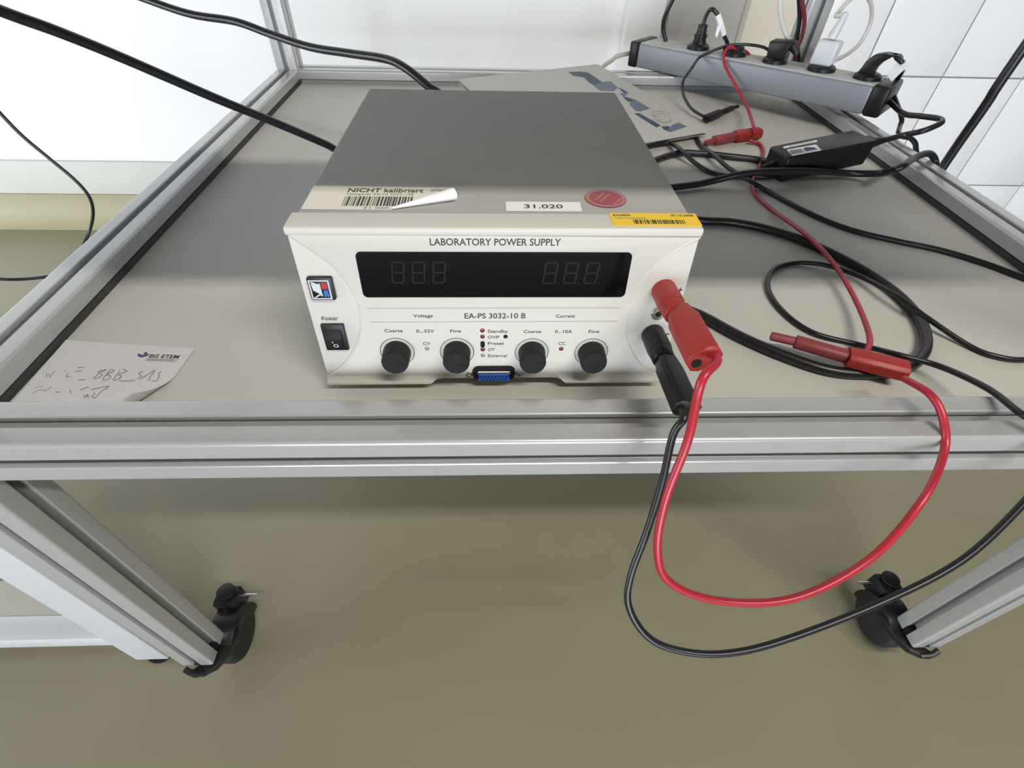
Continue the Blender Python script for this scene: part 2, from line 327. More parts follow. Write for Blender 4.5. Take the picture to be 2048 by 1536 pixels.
for w_, m in ((48.8, 'ledr'), (43.6, 'ledr'), (32.2, 'ledr'), (26.8, 'ledg')): led(119, w_, m)
led(135.5, 43.5, 'hole', 1.6); led(78.7, 33.2, 'ledg'); led(176.5, 32.4, 'ledr')
flat(FR, mm(rrect(117.4, 34.0, 120.6, 39.6, 1.5)), 'hole', psu, 'preset_switch', .0003)
# knobs with a printed ring
for u, w_ in ((56.9, 30.3), (100.2, 30), (155, 29.3), (199.1, 29)):
    rg = MB(); n = 44; a0, a1 = math.radians(-50), math.radians(230)
    for k in range(n):
        q = [a0+(a1-a0)*(k+j)/n for j in (0, 1)]
        lo = [F(u+r*math.cos(a), w_+r*math.sin(a), 0) for r, a in ((11.9, q[0]), (12.4, q[0]), (12.4, q[1]), (11.9, q[1]))]
        rg.add([p+NN*.00008 for p in lo], [(0, 1, 2, 3)])
    rg.build('scale_ring', 'ink', psu)
    kb = MB().lathe(F(u, w_), NN, [(0, .0098), (.001, .0100), (.0128, .0096), (.0140, .0091), (.0140, .0001)], 48, .00018).build('knob', 'knob', psu)
    a = random.uniform(-.4, .4)
    MB().obox(F(u, w_, 14.0)+UU*.005*math.cos(a)+WW*.005*math.sin(a), (UU*math.cos(a)+WW*math.sin(a))*.004, (WW*math.cos(a)-UU*math.sin(a))*.0004, NN*.0002).build('pointer_mark', 'black', kb)
# D-sub socket
ds = flat(FR, mm(rrect(111, 3.6, 143, 16.8, 4.6)), 'hole', psu, 'remote_socket', .0008)
tz = [(114.6, 4.4), (139.4, 4.4), (138.4, 10.6), (115.6, 10.6)]
MB().prism([F(a, b, 0) for a, b in tz], [F(a, b, 3.2) for a, b in tz]).build('socket_insert', 'blue', ds, bevel=.0005)
tz2 = [(114, 10.7), (140, 10.7), (139, 13.2), (115, 13.2)]
MB().prism([F(a, b, 0) for a, b in tz2], [F(a, b, 2.8) for a, b in tz2]).build('socket_shell', 'metal', ds, bevel=.0004)
pins = MB()
for r_, n in ((8.6, 8), (6.1, 7)):
    for k in range(n): pins.lathe(F(127+(k-(n-1)/2)*2.7, r_, 3.2), NN, [(0, .0006), (.0001, .0006)], 8)
pins.build('pin_holes', 'hole', ds, props=dict(kind='stuff'))
for u in (108.6, 146): MB().lathe(F(u, 9.6), NN, [(0, .0026), (.0022, .0026), (.0022, .0013), (.0010, .0012)], 6).build('jack_screw', 'metal', ds)
# badge and switch
bd = MB().prism([F(a, b, -1.2) for a, b in rrect(6.4, 74.6, 22.6, 91.2, 1.2)], [F(a, b, 1.6) for a, b in rrect(6.4, 74.6, 22.6, 91.2, 1.2)]).build('badge', 'black', psu, bevel=.0004)
BF = (F(7.2, 75.4, 1.6), UU, WW, NN); q = .0132; hh_ = .0140
def bp(poly, m, name, off=0.): flat(BF, [(a*q, b*hh_) for a, b in poly], m, bd, name, .0001, off)
for pl in ([(0, 0), (1, 0), (1, .06), (0, .06)], [(0, .94), (1, .94), (1, 1), (0, 1)], [(0, .06), (.07, .06), (.07, .94), (0, .94)], [(.93, .06), (1, .06), (1, .94), (.93, .94)]): bp(pl, 'white', 'badge_border')
bp([(.11, .92), (.26, .88), (.40, .80), (.50, .82), (.54, .85), (.56, .16), (.48, .16), (.46, .27), (.13, .48), (.16, .56), (.11, .60), (.15, .68), (.10, .73), (.14, .80)], 'white', 'badge_wing')
bp([(.10, .08), (.20, .08), (.48, .24), (.44, .30)], 'white', 'badge_wing')
bp([(.60, .56), (.86, .56), (.84, .86), (.60, .86)], 'logored', 'badge_square'); bp([(.62, .12), (.70, .10), (.74, .22), (.80, .10), (.90, .14), (.84, .42), (.74, .48), (.64, .42)], 'logoblue', 'badge_blot')
sw = MB().prism([F(a, b, -1.2) for a, b in rrect(7.0, 32.6, 22.9, 54.6, .8)], [F(a, b, .9) for a, b in rrect(7.0, 32.6, 22.9, 54.6, .8)]).build('power_switch', 'black', psu, bevel=.0004)
MB().prism([F(9.0, 50.6, .5), F(9.0, 50.6, 1.2), F(9.0, 43.6, 3.6), F(9.0, 42.6, 3.0), F(9.0, 35.2, 1.2), F(9.0, 35.2, .5)], [F(20.4, 50.6, .5), F(20.4, 50.6, 1.2), F(20.4, 43.6, 3.6), F(20.4, 42.6, 3.0), F(20.4, 35.2, 1.2), F(20.4, 35.2, .5)]).build('rocker', 'knob', sw, bevel=.0004)
ro, rn = F(14.8, 37.4, 1.78), (WW*7.4+NN*1.8).normalized(); rr_ = MB()
for k in range(20):
    t0, t1 = 2*math.pi*k/20, 2*math.pi*(k+1)/20; up = rn.cross(UU)*-1
    nn_ = UU.cross(rn).normalized(); nn_ = nn_ if nn_.dot(NN) > 0 else -nn_
    rr_.add([ro+nn_*.0002+(UU*math.cos(t)+rn*math.sin(t))*r for t, r in ((t0, .0011), (t0, .0018), (t1, .0018), (t1, .0011))], [(0, 1, 2, 3)])
rr_.build('off_mark', 'white', sw)
MB().obox(F(13.3, 41.0, 2.66)+NN*.0002, UU*.0003, rn*.0009, NN*.0001).build('on_mark', 'white', sw)
text('Power', FR, .0090, .0200, .0578, .0605, 'ink', psu)
# terminals
for w_, m in ((80.5, 'red'), (44.3, 'black')):
    t = MB().lathe(F(242.5, w_, -1.2), NN, [(0, .0084), (.003, .0084), (.018, .0086), (.0215, .0082)], 32, .0002).build('terminal', m, psu)
    MB().lathe(F(242.5, w_, 20), NN, [(0, .0079), (.0085, .0076), (.0100, .0068), (.0100, .001)], 28).build('terminal_collar', m, t)
g_ = MB().lathe(F(242.3, 62.4, -1.2), NN, [(0, .0050), (.0018, .0050), (.0022, .0046), (.0022, .0022)], 28).build('ground_terminal', 'metal', psu)
MB().lathe(F(242.3, 62.4, .9), NN, [(0, .0023), (.0002, .0023)], 20).build('ground_hole', 'hole', g_)
MB().obox(F(253.9, 80.7, -1.1), UU*.0017, WW*.0003, NN*.0001).build('lettering', 'ink', psu); MB().obox(F(253.9, 80.7, -1.1), UU*.0003, WW*.0017, NN*.0001).build('lettering', 'ink', psu)
MB().obox(F(252.6, 44.3, -1.05), UU*.0021, WW*.0004, NN*.0001).build('lettering', 'ink', psu)
# stickers on the top
stk = flat(TR, mm([(5, 58.5), (101, 57), (100.6, 47), (62, 24.2), (5, 24.6)]), 'label', psu, 'calibration_sticker', .00025, -.0006)
TS = (TOP+Vector((0, 0, -.0003)), UU, VV, Vector((0, 0, 1)))
text('NICHT kalibriert', TS, .0295, .0800, .0490, .0552, 'ink', stk); text('Netzger\u00e4t EA-PS 3032-10B', TS, .0295, .0740, .0448, .0474, 'ink2', stk); text('also', TS, .0850, .0960, .0515, .0552, 'ink2', stk)
bc = MB(); x = .0295; rb = random.Random(3)
while x < .0745:
    wd = rb.choice((.0004, .0004, .0009, .0013)); y0 = .0290 if x < .066 else .0290+(x-.066)*.75
    bc.add([TS[0]+UU*a+VV*b+Vector((0, 0, .0001)) for a, b in ((x, y0), (x+wd, y0), (x+wd, .0425), (x, .0425))], [(0, 1, 2, 3)]); x += wd+rb.choice((.0004, .0006, .0009))
bc.build('barcode', 'ink', stk); text('31 020', TS, .0440, .0600, .0253, .0278, 'ink2', stk)
# the peeled corner: a curled flap
fl = MB(); n = 10; rows = []
for k in range(n+1):
    t = k/n; a = Vector((62+38.6*t, 24.2+22.8*t, 0))       # fold line on the sticker
    R_ = .6+3.2*t; row = []
    for j in range(8):
        an = math.radians(-90+190*j/7); row.append(TOP+UU*(a.x+(1.5+R_*math.cos(an))*.62)*.001+VV*(a.y-(-2.0*t+R_*math.cos(an))*.9-10.5*t)*.001+Vector((0, 0, (R_*(1+math.sin(an))+.2)*.001)))
    rows.append(row)
vs_ = [p for r in rows for p in r]; fl.add(vs_, [(k*8+j, k*8+j+1, (k+1)*8+j+1, (k+1)*8+j) for k in range(n) for j in range(7)])
fl.build('peeled_corner', 'pinkw', stk, sharp=80)
n1 = flat(TR, mm(rrect(135.5, 23.6, 185, 36.6, .6)), 'labelw', psu, 'number_label', .0003, -.0006)
text('31.020', TS, .1475, .1730, .0273, .0328, 'ink', n1)
sl_ = flat(TR, mm(circle(203.4, 42.4, 14.2, 36, 13.4)), 'seal', psu, 'seal_sticker', .0003, -.0006)
ring = MB()
for k in range(36):
    t0, t1 = 2*math.pi*k/36, 2*math.pi*(k+1)/36
    ring.add([TS[0]+UU*(.2034+r*math.cos(t))+VV*(.0424+r*.944*math.sin(t))+Vector((0, 0, .0001)) for t, r in ((t0, .0112), (t0, .0138), (t1, .0138), (t1, .0112))], [(0, 1, 2, 3)])
ring.build('seal_border', 'sealp', sl_)
for a, b in (((195.5, 40), (203, 51)), ((198.2, 37.5), (206.2, 48.8)), ((207, 33.5), (213.5, 43))):
    a, b = Vector(a)*.001, Vector(b)*.001; o_ = Vector((.0011, -.0008))
    flat(TS, [tuple(a), tuple(a+o_), tuple(b+o_), tuple(b)], 'sealp', sl_, 'seal_stripe', .0001)
yl = flat(TR, mm(rrect(201.8, 3.4, 258.2, 20.2, 1.2)), 'yellow', psu, 'inventory_sticker', .00025, .00005)
YS = (TOP+Vector((0, 0, .0003)), UU, VV, Vector((0, 0, 1)))
text('4250603', YS, .2035, .2150, .0160, .0186, 'ink', yl); text('07.10.2008', YS, .2415, .2560, .0160, .0186, 'ink', yl); text('Labornetzger\u00e4t', YS, .2045, .2245, .0125, .0148, 'ink2', yl)
bc = MB(); x = .2155
while x < .2480:
    wd = rb.choice((.0004, .0007, .0012)); bc.add([YS[0]+UU*a+VV*b+Vector((0, 0, .0001)) for a, b in ((x, .0060), (x+wd, .0060), (x+wd, .0112), (x, .0112))], [(0, 1, 2, 3)]); x += wd+rb.choice((.0003, .0005, .0008))
bc.build('barcode', 'ink', yl)

# ------------------------------------------------------------------ test leads with stackable plugs
def plug_block(org, N, e1, e2, a, b, d0, d1, off, m, parent, holeside, tip=0):
    """rectangular stackable plug body along N from d0 to d1; a,b half sizes along e1,e2"""
    def ring(d, k, kb=1): return [org+N*d+e1*(off+x*a*k)+e2*(y*b*kb) for x, y in ((-1, -.55), (-.6, -1), (.6, -1), (1, -.55), (1, .55), (.6, 1), (-.6, 1), (-1, .55))]
    bl = MB().rings([ring(d0, .72, .9), ring(d0+.007, .82, 1), ring(d0+.013, 1), ring(d1, 1)]).build('plug_body', m, parent, bevel=.0006)
    hp = org+N*(d1-.0001)+e1*(off+holeside*a*.48)
    MB().lathe(hp, N, [(0, .0030), (.0003, .0030)], 18).build('plug_hole', 'hole', bl)
    return org+N*d1+e1*(off-holeside*a*.52)
# red lead plugged into the + terminal
rl = thing('red_test_lead', F(242.5, 80.5, 30), 'red test lead from the plus terminal hanging over the trolley front edge', 'test lead')
o = F(242.5, 80.5, 0); e1 = (UU*.80+WW*.60).normalized(); e2 = NN.cross(e1)
ce = plug_block(o, NN, e1, e2, .0098, .0068, .0285, .077, .0022, 'red', rl, -1)
P = [ce-NN*.004, ce+NN*.006, at(1402, 765, D=.265), at(1376, 880, D=.285), at(1331, 1000, D=.300), at(1315, 1100, D=.310), at(1340, 1165, D=.318), at(1440, 1202, D=.325), at(1590, 1196, D=.328), at(1740, 1118, D=.328), at(1845, 1000, D=.322), at(1889, 900, Y=-.006), at(1884, 830, Z=.010), at(1858, 787, Z=.016), at(1808, 757, Z=.010)]
MB().tube(P, .0026, 12).build('cable', 'redc', rl)
def loose_plug(root, p0, p1, p2, p3, m, m2, r0, r1, hw, hh, holeside=1):
    """sheathed plug lying on a surface: tip p0, sheath to p1, grip to p2, block to p3"""
    n = (p1-p0).normalized(); MB().lathe(p0, n, [(0, r0*.7), (0, r0*.95), (.002, r0), ((p1-p0).length+.002, r0)], 20).build('sheath', m2, root)
    def blk(pa, pb, w_, h_, name, mm_):
        n = (pb-pa).normalized(); s = n.cross(Vector((0, 0, 1))).normalized(); u = s.cross(n)
        sec = [(-1, -.6), (-.6, -1), (.6, -1), (1, -.6), (1, .6), (.6, 1), (-.6, 1), (-1, .6)]
        return MB().prism([pa+s*x*w_+u*y*h_ for x, y in sec], [pb+s*x*w_+u*y*h_ for x, y in sec]).build(name, mm_, root, bevel=.0006)
    blk(p1, p2, r1, r1*.95, 'grip', m2); b = blk(p2, p3, hw, hh, 'plug_body', m)
    n = (p3-p2).normalized(); MB().lathe(p3-n*.0001, n, [(0, .003), (.0003, .003)], 16).build('plug_hole', 'hole', b)
z1 = ZP+.0150
loose_plug(rl, at(1542, 672, Z=z1), at(1590, 683, Z=z1), at(1694, 713, Z=z1), at(1812, 742, Z=z1), 'red', 'redpale', .0038, .0052, .0088, .0068)
# second red lead, from the stacked plug back to the plug by the folder
r2 = thing('red_test_lead', at(1640, 520, Z=ZP), 'red test lead running from the stacked plug back under the adapter', 'test lead')
za = ZP+.003
P = [at(1718, 712, Z=ZP+.016), at(1735, 700, Z=ZP+.016), at(1738, 668, Z=ZP+.014), at(1715, 608, Z=ZP+.011), at(1680, 545, Z=ZP+.012), at(1640, 495, Z=ZP+.014), at(1600, 460, Z=ZP+.012), at(1545, 420, Z=za), at(1512, 390, Z=za), at(1506, 360, Z=za), at(1520, 328, Z=za), at(1527, 305, Z=za), at(1520, 289, Z=za), at(1498, 281, Z=ZP+.006)]
MB().tube(P, .0024, 10).build('cable', 'redc', r2)
z2 = ZP+.0085
loose_plug(r2, at(1411, 287, Z=z2), at(1428, 281, Z=z2), at(1470, 273, Z=z2), at(1518, 266, Z=z2), 'red', 'redpale', .0042, .0062, .0085, .0075)
SA, SEL, SL_, SW_, SH_ = -.7884, .0214, .4542, .0716, .0411
SX = Vector((math.cos(SA)*math.cos(SEL), math.sin(SA)*math.cos(SEL), math.sin(SEL))); SY = Vector((-math.sin(SA), math.cos(SA), 0)); SZv = SX.cross(SY)
SO = Vector((.6733, .945, 0))
def S(s, t, hz): return SO+SX*s+SY*t+SZv*hz
r3 = thing('red_test_lead', at(1480, 170, Z=.0), 'red test lead looped over the socket strip down to the red plug', 'test lead')
hz = SH_+.0035
P = [at(1510, 268, Z=ZP+.014), at(1505, 245, Z=ZP+.022), at(1490, 205, Z=-.004), S(.2135, -.012, .022), S(.196, -.0055, .036), S(.1885, .004, hz+.004), S(.190, .016, hz+.011), S(.1985, .028, hz+.006), S(.206, .050, hz+.002), S(.213, .074, .030), S(.217, .080, .006)]
MB().tube(P, .0024, 10).build('cable', 'redc', r3)
# black lead
bl = thing('black_test_lead', F(242.5, 44.3, 30), 'black test lead from the minus terminal looping round onto the trolley top', 'test lead')
o = F(242.5, 44.3, 0); e1 = (UU*.97-WW*.22).normalized(); e2 = NN.cross(e1)
ce = plug_block(o, NN, e1, e2, .0086, .0064, .0275, .078, .001, 'black', bl, 1)
zb = ZP+.0028
P = [ce-NN*.004, ce+NN*.008, at(1346, 870, D=.300), at(1325, 960, D=.312), at(1295, 1060, D=.322), at(1262, 1150, D=.328), at(1257, 1210, D=.331), at(1290, 1268, D=.333), at(1345, 1298, D=.335), at(1440, 1308, D=.337), at(1560, 1283, D=.340), at(1760, 1206, D=.343), at(1925, 1120, D=.340), at(2048, 1005, D=.335), at(2100, 935, D=.331), at(2112, 890, D=.330), at(2092, 856, Z=.010), at(2040, 826, Z=.010), at(1975, 777, Z=zb+.022), at(1880, 733, Z=zb+.012), at(1790, 708, Z=zb+.010), at(1720, 690, Z=zb), at(1625, 665, Z=zb), at(1563, 620, Z=zb), at(1536, 575, Z=zb), at(1546, 540, Z=zb), at(1590, 526, Z=zb), at(1650, 530, Z=zb+.003), at(1720, 553, Z=zb+.004), at(1790, 590, Z=zb+.009), at(1860, 640, Z=zb+.006), at(1935, 690, Z=zb), at(1990, 712, Z=zb), at(2060, 719, Z=zb), at(2200, 700, Z=zb)]
MB().tube(P, .0024, 12).build('cable', 'cable', bl)

# ------------------------------------------------------------------ mains and signal cables
def cable(name, pts, r, label, m='cable', sub=6, group=None): return MB().tube(pts, r, 12, sub).build(name, m, props=T(label, 'cable', group))
zt = ZP+.0048
cable('mains_cable', ext([L(.19, PD+.004, .03), L(.17, PD+.03, .035), at(745, 330, Y=.42), at(655, 290, Y=.40), at(560, 249, Y=.37), at(430, 196, Y=.335), at(250, 118, Y=.30), at(120, 65, Y=.275), at(0, 21, Y=.255), at(-200, -62, Y=.215)], 1, 2.5, 5), .0041, 'thick black cable slanting through the air over the trolley side beam')
cable('mains_cable', ext([L(.12, PD+.004, .03), L(.12, PD+.03, .04), at(895, 206, Y=.425), at(857, 173, Y=.435), at(815, 139, Y=.45), at(775, 119, Y=.47), at(700, 107, Y=.50), at(620, 94, Y=.53), at(540, 68, Y=.56), at(470, 43, Y=.58), at(380, 28, Y=.60), at(285, -4, Y=.62), at(180, -45, Y=.64)], 1, 2.5, 5, 9), .0046, 'black cable with a kink hanging in front of the rear corner post')
cable('signal_cable', ext([at(0, 226, Y=.78), at(-60, 160, Y=.78)], 1, 3, 6)[:1:-1]+[at(-60, 160, Y=.78), at(0, 226, Y=.78), at(45, 272, Y=.78), at(100, 318, Y=.78), at(150, 360, Y=.78), at(178, 393, Y=.78), at(186, 425, Y=.78), at(180, 458, Y=.78), at(166, 492, Y=.76), at(152, 520, Y=.74), at(125, 545, Y=.72), at(95, 553, Y=.70), at(50, 558, Y=.68), at(0, 558, Y=.66), at(-80, 550, Y=.64), (-.75, .60, ZF+.05), (-1.3, .5, ZF+.004), (-2.0, .4, ZF+.004)], .0031, 'thin black cable hanging in a bend between trolley and white wall')
cable('mains_cable', [(.45, .375, ZP+.04), (.48, .41, ZP+.02), (.56, .462, zt), at(1345, 309, Z=zt), at(1400, 307, Z=zt), at(1460, 313, Z=zt), at(1520, 320, Z=zt), at(1545, 326, Z=zt+.006)], .0045, 'short black cable between the power supply and the adapter end')
cable('signal_cable', [(.44, .375, ZP+.05), (.47, .43, ZP+.03), (.55, .52, ZP+.006), at(1318, 288, Z=ZP+.005), at(1345, 289, Z=ZP+.006), at(1362, 300, Z=ZP+.012), at(1390, 326, Z=ZP+.006), at(1420, 344, Z=ZP+.003), at(1455, 352, Z=ZP+.003), at(1500, 352, Z=ZP+.003), at(1535, 354, Z=ZP+.003), at(1575, 346, Z=ZP+.003)], .0031, 'thin dark cable dipping from behind the power supply to the thick cable')
cable('mains_cable', [(.42, .373, ZP+.05), (.46, .395, ZP+.02), (.53, .405, zt), at(1368, 372, Z=zt+.001), at(1420, 363, Z=zt+.003), at(1480, 349, Z=zt+.012), at(1540, 343, Y=.444), at(1620, 342, Y=.453), at(1700, 347, Y=.466), at(1765, 346, Z=zt+.014), at(1800, 335, Z=.012), at(1826, 318, Z=.012), at(1848, 308, Z=.012), at(1862, 309, Z=.008), at(1870, 322, X=W+.006), at(1872, 345, X=W+.006), at(1874, 420, X=W+.006)], .0044, 'black cable crossing in front of the adapter and over the side beam')
cable('signal_cable', [at(1360, 240, Z=ZP+.003), at(1387, 264, Z=ZP+.003), at(1400, 288, Z=ZP+.003), at(1430, 312, Z=ZP+.010), at(1460, 338, Z=ZP+.008), at(1500, 362, Z=ZP+.006), at(1540, 385, Z=ZP+.003), at(1620, 427, Z=ZP+.003), at(1700, 459, Z=ZP+.003), at(1790, 481, Z=ZP+.003), at(1880, 500, Z=ZP+.003), at(1970, 527, Z=ZP+.003), at(2048, 556, Z=ZP+.003), at(2200, 610, Z=ZP+.003)], .0030, 'thin black cable running diagonally from under the folder across the trolley')
cable('mains_cable', [(.50, .372, ZP+.06), (.52, .39, ZP+.03), (.56, .366, zt), (.60, .352, zt), at(1400, 441, Z=zt), at(1460, 444, Z=zt), at(1530, 457, Z=zt), at(1600, 479, Z=zt), at(1670, 510, Z=zt), at(1740, 549, Z=zt), at(1800, 593, Z=zt), at(1840, 640, Z=zt), at(1853, 685, Z=zt), at(1838, 720, Z=zt), at(1798, 742, Z=zt), at(1740, 748, Z=zt), at(1660, 741, Z=zt), at(1570, 712, Z=zt), at(1480, 673, Z=zt), at(1400, 630, Z=zt), (.558, .185, zt), (.546, .24, zt), (.545, .33, zt), (.535, .375, zt+.01), (.50, .385, zt+.03)], .0046, 'thick black cable lying in a wide loop under the loose red plug')
kx = 1.10
MB().tube([(kx+.02, .545, .5), at(2048, 95, X=kx), at(1970, 212, X=kx), at(1885, 335, X=kx), (kx-.002, .565, -.25), (kx+.01, .60, ZF+.05), (kx+.06, .68, ZF+.007), (kx+.3, .9, ZF+.007)], .0064, 12).build('mains_cable', 'cable', props=T('thickest black cable hanging against the tiles beyond the side beam', 'cable'))

# ------------------------------------------------------------------ laptop style adapter brick
AO = Vector((.7896, .4563, ZP)); aa, ae = .2042, .1126
AX = Vector((math.cos(aa)*math.cos(ae), math.sin(aa)*math.cos(ae), math.sin(ae))); AY = Vector((-math.sin(aa), math.cos(aa), 0)); AZ = AX.cross(AY)
def A(s, t, hz): return AO+AX*s+AY*t+AZ*hz
ad = thing('power_adapter', A(.066, .022, 0), 'black adapter brick with two white labels leaning on the side beam', 'adapter')
AL, AW, AH = .133, .0437, .0324
MB().hexa([A(0, 0, 0), A(AL-.006, .002, 0), A(AL-.006, AW-.002, 0), A(0, AW, 0), A(.002, .001, AH), A(AL, 0, AH), A(AL-.004, AW, AH), A(.002, AW-.001, AH)]).build('adapter_body', 'black', ad, bevel=.003, seg=3)
AF = (A(0, 0, AH), AX, AY, AZ)
flat(AF, mm([(14, 29), (64, 29.5), (66, 34), (16, 34)]), 'labelw', ad, 'barcode_label', .0003)
flat(AF, mm([(10, 5), (52, 4), (57, 22), (15, 24)]), 'labelw', ad, 'rating_label', .0003)
flat(AF, mm([(12, 9), (30, 8), (32, 19), (16, 20)]), 'ink2', ad, 'rating_print', .00035); flat(AF, mm([(33, 9), (49, 8), (49, 16), (40, 20), (34, 17)]), 'logonavy', ad, 'rating_emblem', .00035)
flat(AF, mm([(22, 30.6), (60, 31), (60.5, 32.6), (23, 32.6)]), 'ink2', ad, 'barcode_print', .00035)
MB().lathe(A(-.014, AW/2, .014), AX, [(0, .0040), (.008, .0055), (.016, .0085)], 16).build('strain_relief', 'black', ad)
MB().lathe(A(AL-.006, AW*.5, AH*.6), AX, [(0, .0105), (.014, .0100), (.018, .0075), (.030, .0055), (.040, .0040)], 16).build('inlet_plug', 'black', ad)
ac = A(AL+.034, AW*.5, AH*.6)
cable('mains_cable', [ac-AX*.012, ac, at(1808, 270, Z=.020), at(1845, 262, Z=.03), at(1875, 250, Z=.036), at(1884, 243, Z=.038), at(1876, 237, Z=.037), at(1840, 232, Z=.032), at(1805, 226, Z=.026), S(SL_-.002, .045, .018)], .0038, 'black cable with a tight bend from the strip end to the adapter')
cable('signal_cable', [S(SL_+.004, .060, .020), at(1803, 235, Z=.014), at(1800, 252, Z=.006), at(1797, 266, Z=.005), at(1806, 273, Z=.006), at(1820, 276, Z=.007), at(1830, 286, Z=.004), at(1832, 300, X=W+.006), at(1836, 340, X=W+.006)], .0034, 'short black cable dropping from the socket strip over the beam')

# ------------------------------------------------------------------ socket strip and its plugs
ss = thing('socket_strip', S(SL_/2, SW_/2, 0), 'long grey aluminium socket strip with black end caps across the trolley corner', 'socket strip')
def sbox(s0, s1, t0, t1, h0, h1): return [S(s0, t0, h0), S(s1, t0, h0), S(s1, t1, h0), S(s0, t1, h0), S(s0, t0, h1), S(s1, t0, h1), S(s1, t1, h1), S(s0, t1, h1)]
MB().hexa(sbox(.016, SL_-.018, 0, SW_, 0, SH_-.002)).build('shell', 'stripalu', ss, bevel=.003, seg=3)
MB().hexa(sbox(.016, SL_-.018, .005, SW_-.005, SH_-.004, SH_)).build('socket_face', 'striptop', ss, bevel=.001)
MB().hexa(sbox(-.004, .0162, -.001, SW_+.001, -.001, SH_+.001)).build('end_cap', 'black', ss, bevel=.004)
MB().hexa(sbox(SL_-.0182, SL_+.006, -.001, SW_+.001, -.001, SH_+.001)).build('end_cap', 'black', ss, bevel=.004)
MB().hexa(sbox(.036, .066, .022, .050, SH_-.001, SH_+.0015)).build('switch_plate', 'striptop', ss, bevel=.0008)
SOCK = [.122, .1935, .267, .345, .4155]; TM = .034
for s in SOCK:
    k = MB().lathe(S(s, TM, SH_-.0005), SZv, [(0, .0205), (.0015, .0205), (.0015, .0185), (-.006+.0016, .0180)], 32).build('socket', 'black', ss)
def base(root, s, r=.0195): MB().lathe(S(s, TM, SH_+.001), SZv, [(0, r), (.004, r), (.007, r*.82), (.008, r*.6)], 28).build('plug_flange', 'black', root)
p1 = thing('mains_plug', S(SOCK[0], TM, SH_), 'upright black tapered plug with a white cable tag in the socket strip', 'plug')
base(p1, SOCK[0])
MB().lathe(S(SOCK[0], TM, SH_+.006), SZv, [(0, .0150), (.006, .0118), (.012, .0105), (.0125, .0120), (.0165, .0120), (.017, .0095), (.028, .0078), (.0285, .0086), (.031, .0086), (.0315, .0070)], 20).build('plug_body', 'black', p1)
q0 = S(SOCK[0], TM, SH_+.036)
lo = [q0, q0+SZv*.012+SX*.001, q0+SZv*.022+SX*.005, q0+SZv*.024+SX*.012, q0+SZv*.017+SX*.021+SY*.004, q0+SZv*.004+SX*.029+SY*.008, q0-SZv*.012+SX*.036+SY*.016, q0-SZv*.028+SX*.041+SY*.032, q0-SZv*.05+SX*.043+SY*.044]
MB().tube(lo, .0035, 10).build('cable', 'cable', p1)
MB().tube(lo[4:7], .0050, 8).build('tag', 'tape', p1)
a_ = q0+SZv*.010+SX*.026+SY*.004
MB().prism([a_, a_+SX*.007-SZv*.004, a_+SX*.004-SZv*.026, a_-SX*.001-SZv*.022], [p+SY*.0008 for p in (a_, a_+SX*.007-SZv*.004, a_+SX*.004-SZv*.026, a_-SX*.001-SZv*.022)]).build('tag', 'tape', p1)
p2 = thing('flat_plug', S(SOCK[1], TM, SH_), 'low flat black plug under the red lead in the socket strip', 'plug')
base(p2, SOCK[1])
MB().hexa(sbox(SOCK[1]-.020, SOCK[1]+.012, TM-.010, TM+.012, SH_+.004, SH_+.014)).build('plug_body', 'black', p2, bevel=.003)
p3 = thing('angled_plug', S(SOCK[2], TM, SH_), 'chunky black angled plug beside the white charger in the socket strip', 'plug')
base(p3, SOCK[2])
c0, c1 = SX*.0125, SY*.012
MB().hexa([S(SOCK[2], TM, SH_+.006)-c0-c1, S(SOCK[2], TM, SH_+.006)+c0-c1, S(SOCK[2], TM, SH_+.006)+c0+c1, S(SOCK[2], TM, SH_+.006)-c0+c1, S(SOCK[2]-.004, TM, SH_+.030)-c0*.9-c1, S(SOCK[2]+.012, TM, SH_+.034)+c0*.9-c1*.8, S(SOCK[2]+.014, TM, SH_+.034)+c0*.9+c1, S(SOCK[2]-.004, TM, SH_+.032)-c0*.9+c1]).build('plug_body', 'black', p3, bevel=.003)
MB().lathe(S(SOCK[2]+.018, TM+.006, SH_+.026), SX*.7+SZv*-.6, [(0, .0065), (.010, .0055), (.016, .0040)], 14).build('strain_relief', 'black', p3)
ch = thing('charger', S(SOCK[3], TM, SH_), 'white box charger with a white cable in the socket strip', 'charger')
base(ch, SOCK[3], .0215)
MB().hexa([S(SOCK[3]-.020, TM-.012, SH_+.008), S(SOCK[3]+.014, TM-.012, SH_+.008), S(SOCK[3]+.014, TM+.012, SH_+.008), S(SOCK[3]-.020, TM+.012, SH_+.008), S(SOCK[3]-.018, TM-.012, SH_+.042), S(SOCK[3]+.016, TM-.012, SH_+.042), S(SOCK[3]+.016, TM+.012, SH_+.042), S(SOCK[3]-.018, TM+.012, SH_+.042)]).build('charger_body', 'white', ch, bevel=.004, seg=3)
MB().lathe(S(SOCK[3]-.002, TM, SH_+.044), SZv+SX*.18+SY*.1, [(0, .0072), (.010, .0066), (.026, .0052), (.034, .0038)], 16).build('strain_relief', 'white', ch)
MB().tube([S(SOCK[3]+.004, TM+.003, SH_+.076), at(1672, 32, Y=.74), at(1684, 16, Y=.75), at(1700, 0, Y=.76), at(1716, -12, Y=.77), at(1732, -8, Y=.78), at(1743, 12, Y=.79), at(1741, 45, Y=.80), at(1722, 84, Y=.80), at(1695, 108, Y=.79), at(1665, 122, Y=.78), at(1648, 128, Y=.79), at(1640, 150, Y=.80)], .0032, 12).build('cable', 'whitec', ch)
p5 = thing('angled_plug', S(SOCK[4], TM, SH_), 'black hooked plug with a clear tag at the strip end near the adapter', 'plug')
base(p5, SOCK[4])
b0 = S(SOCK[4], TM, SH_+.006)
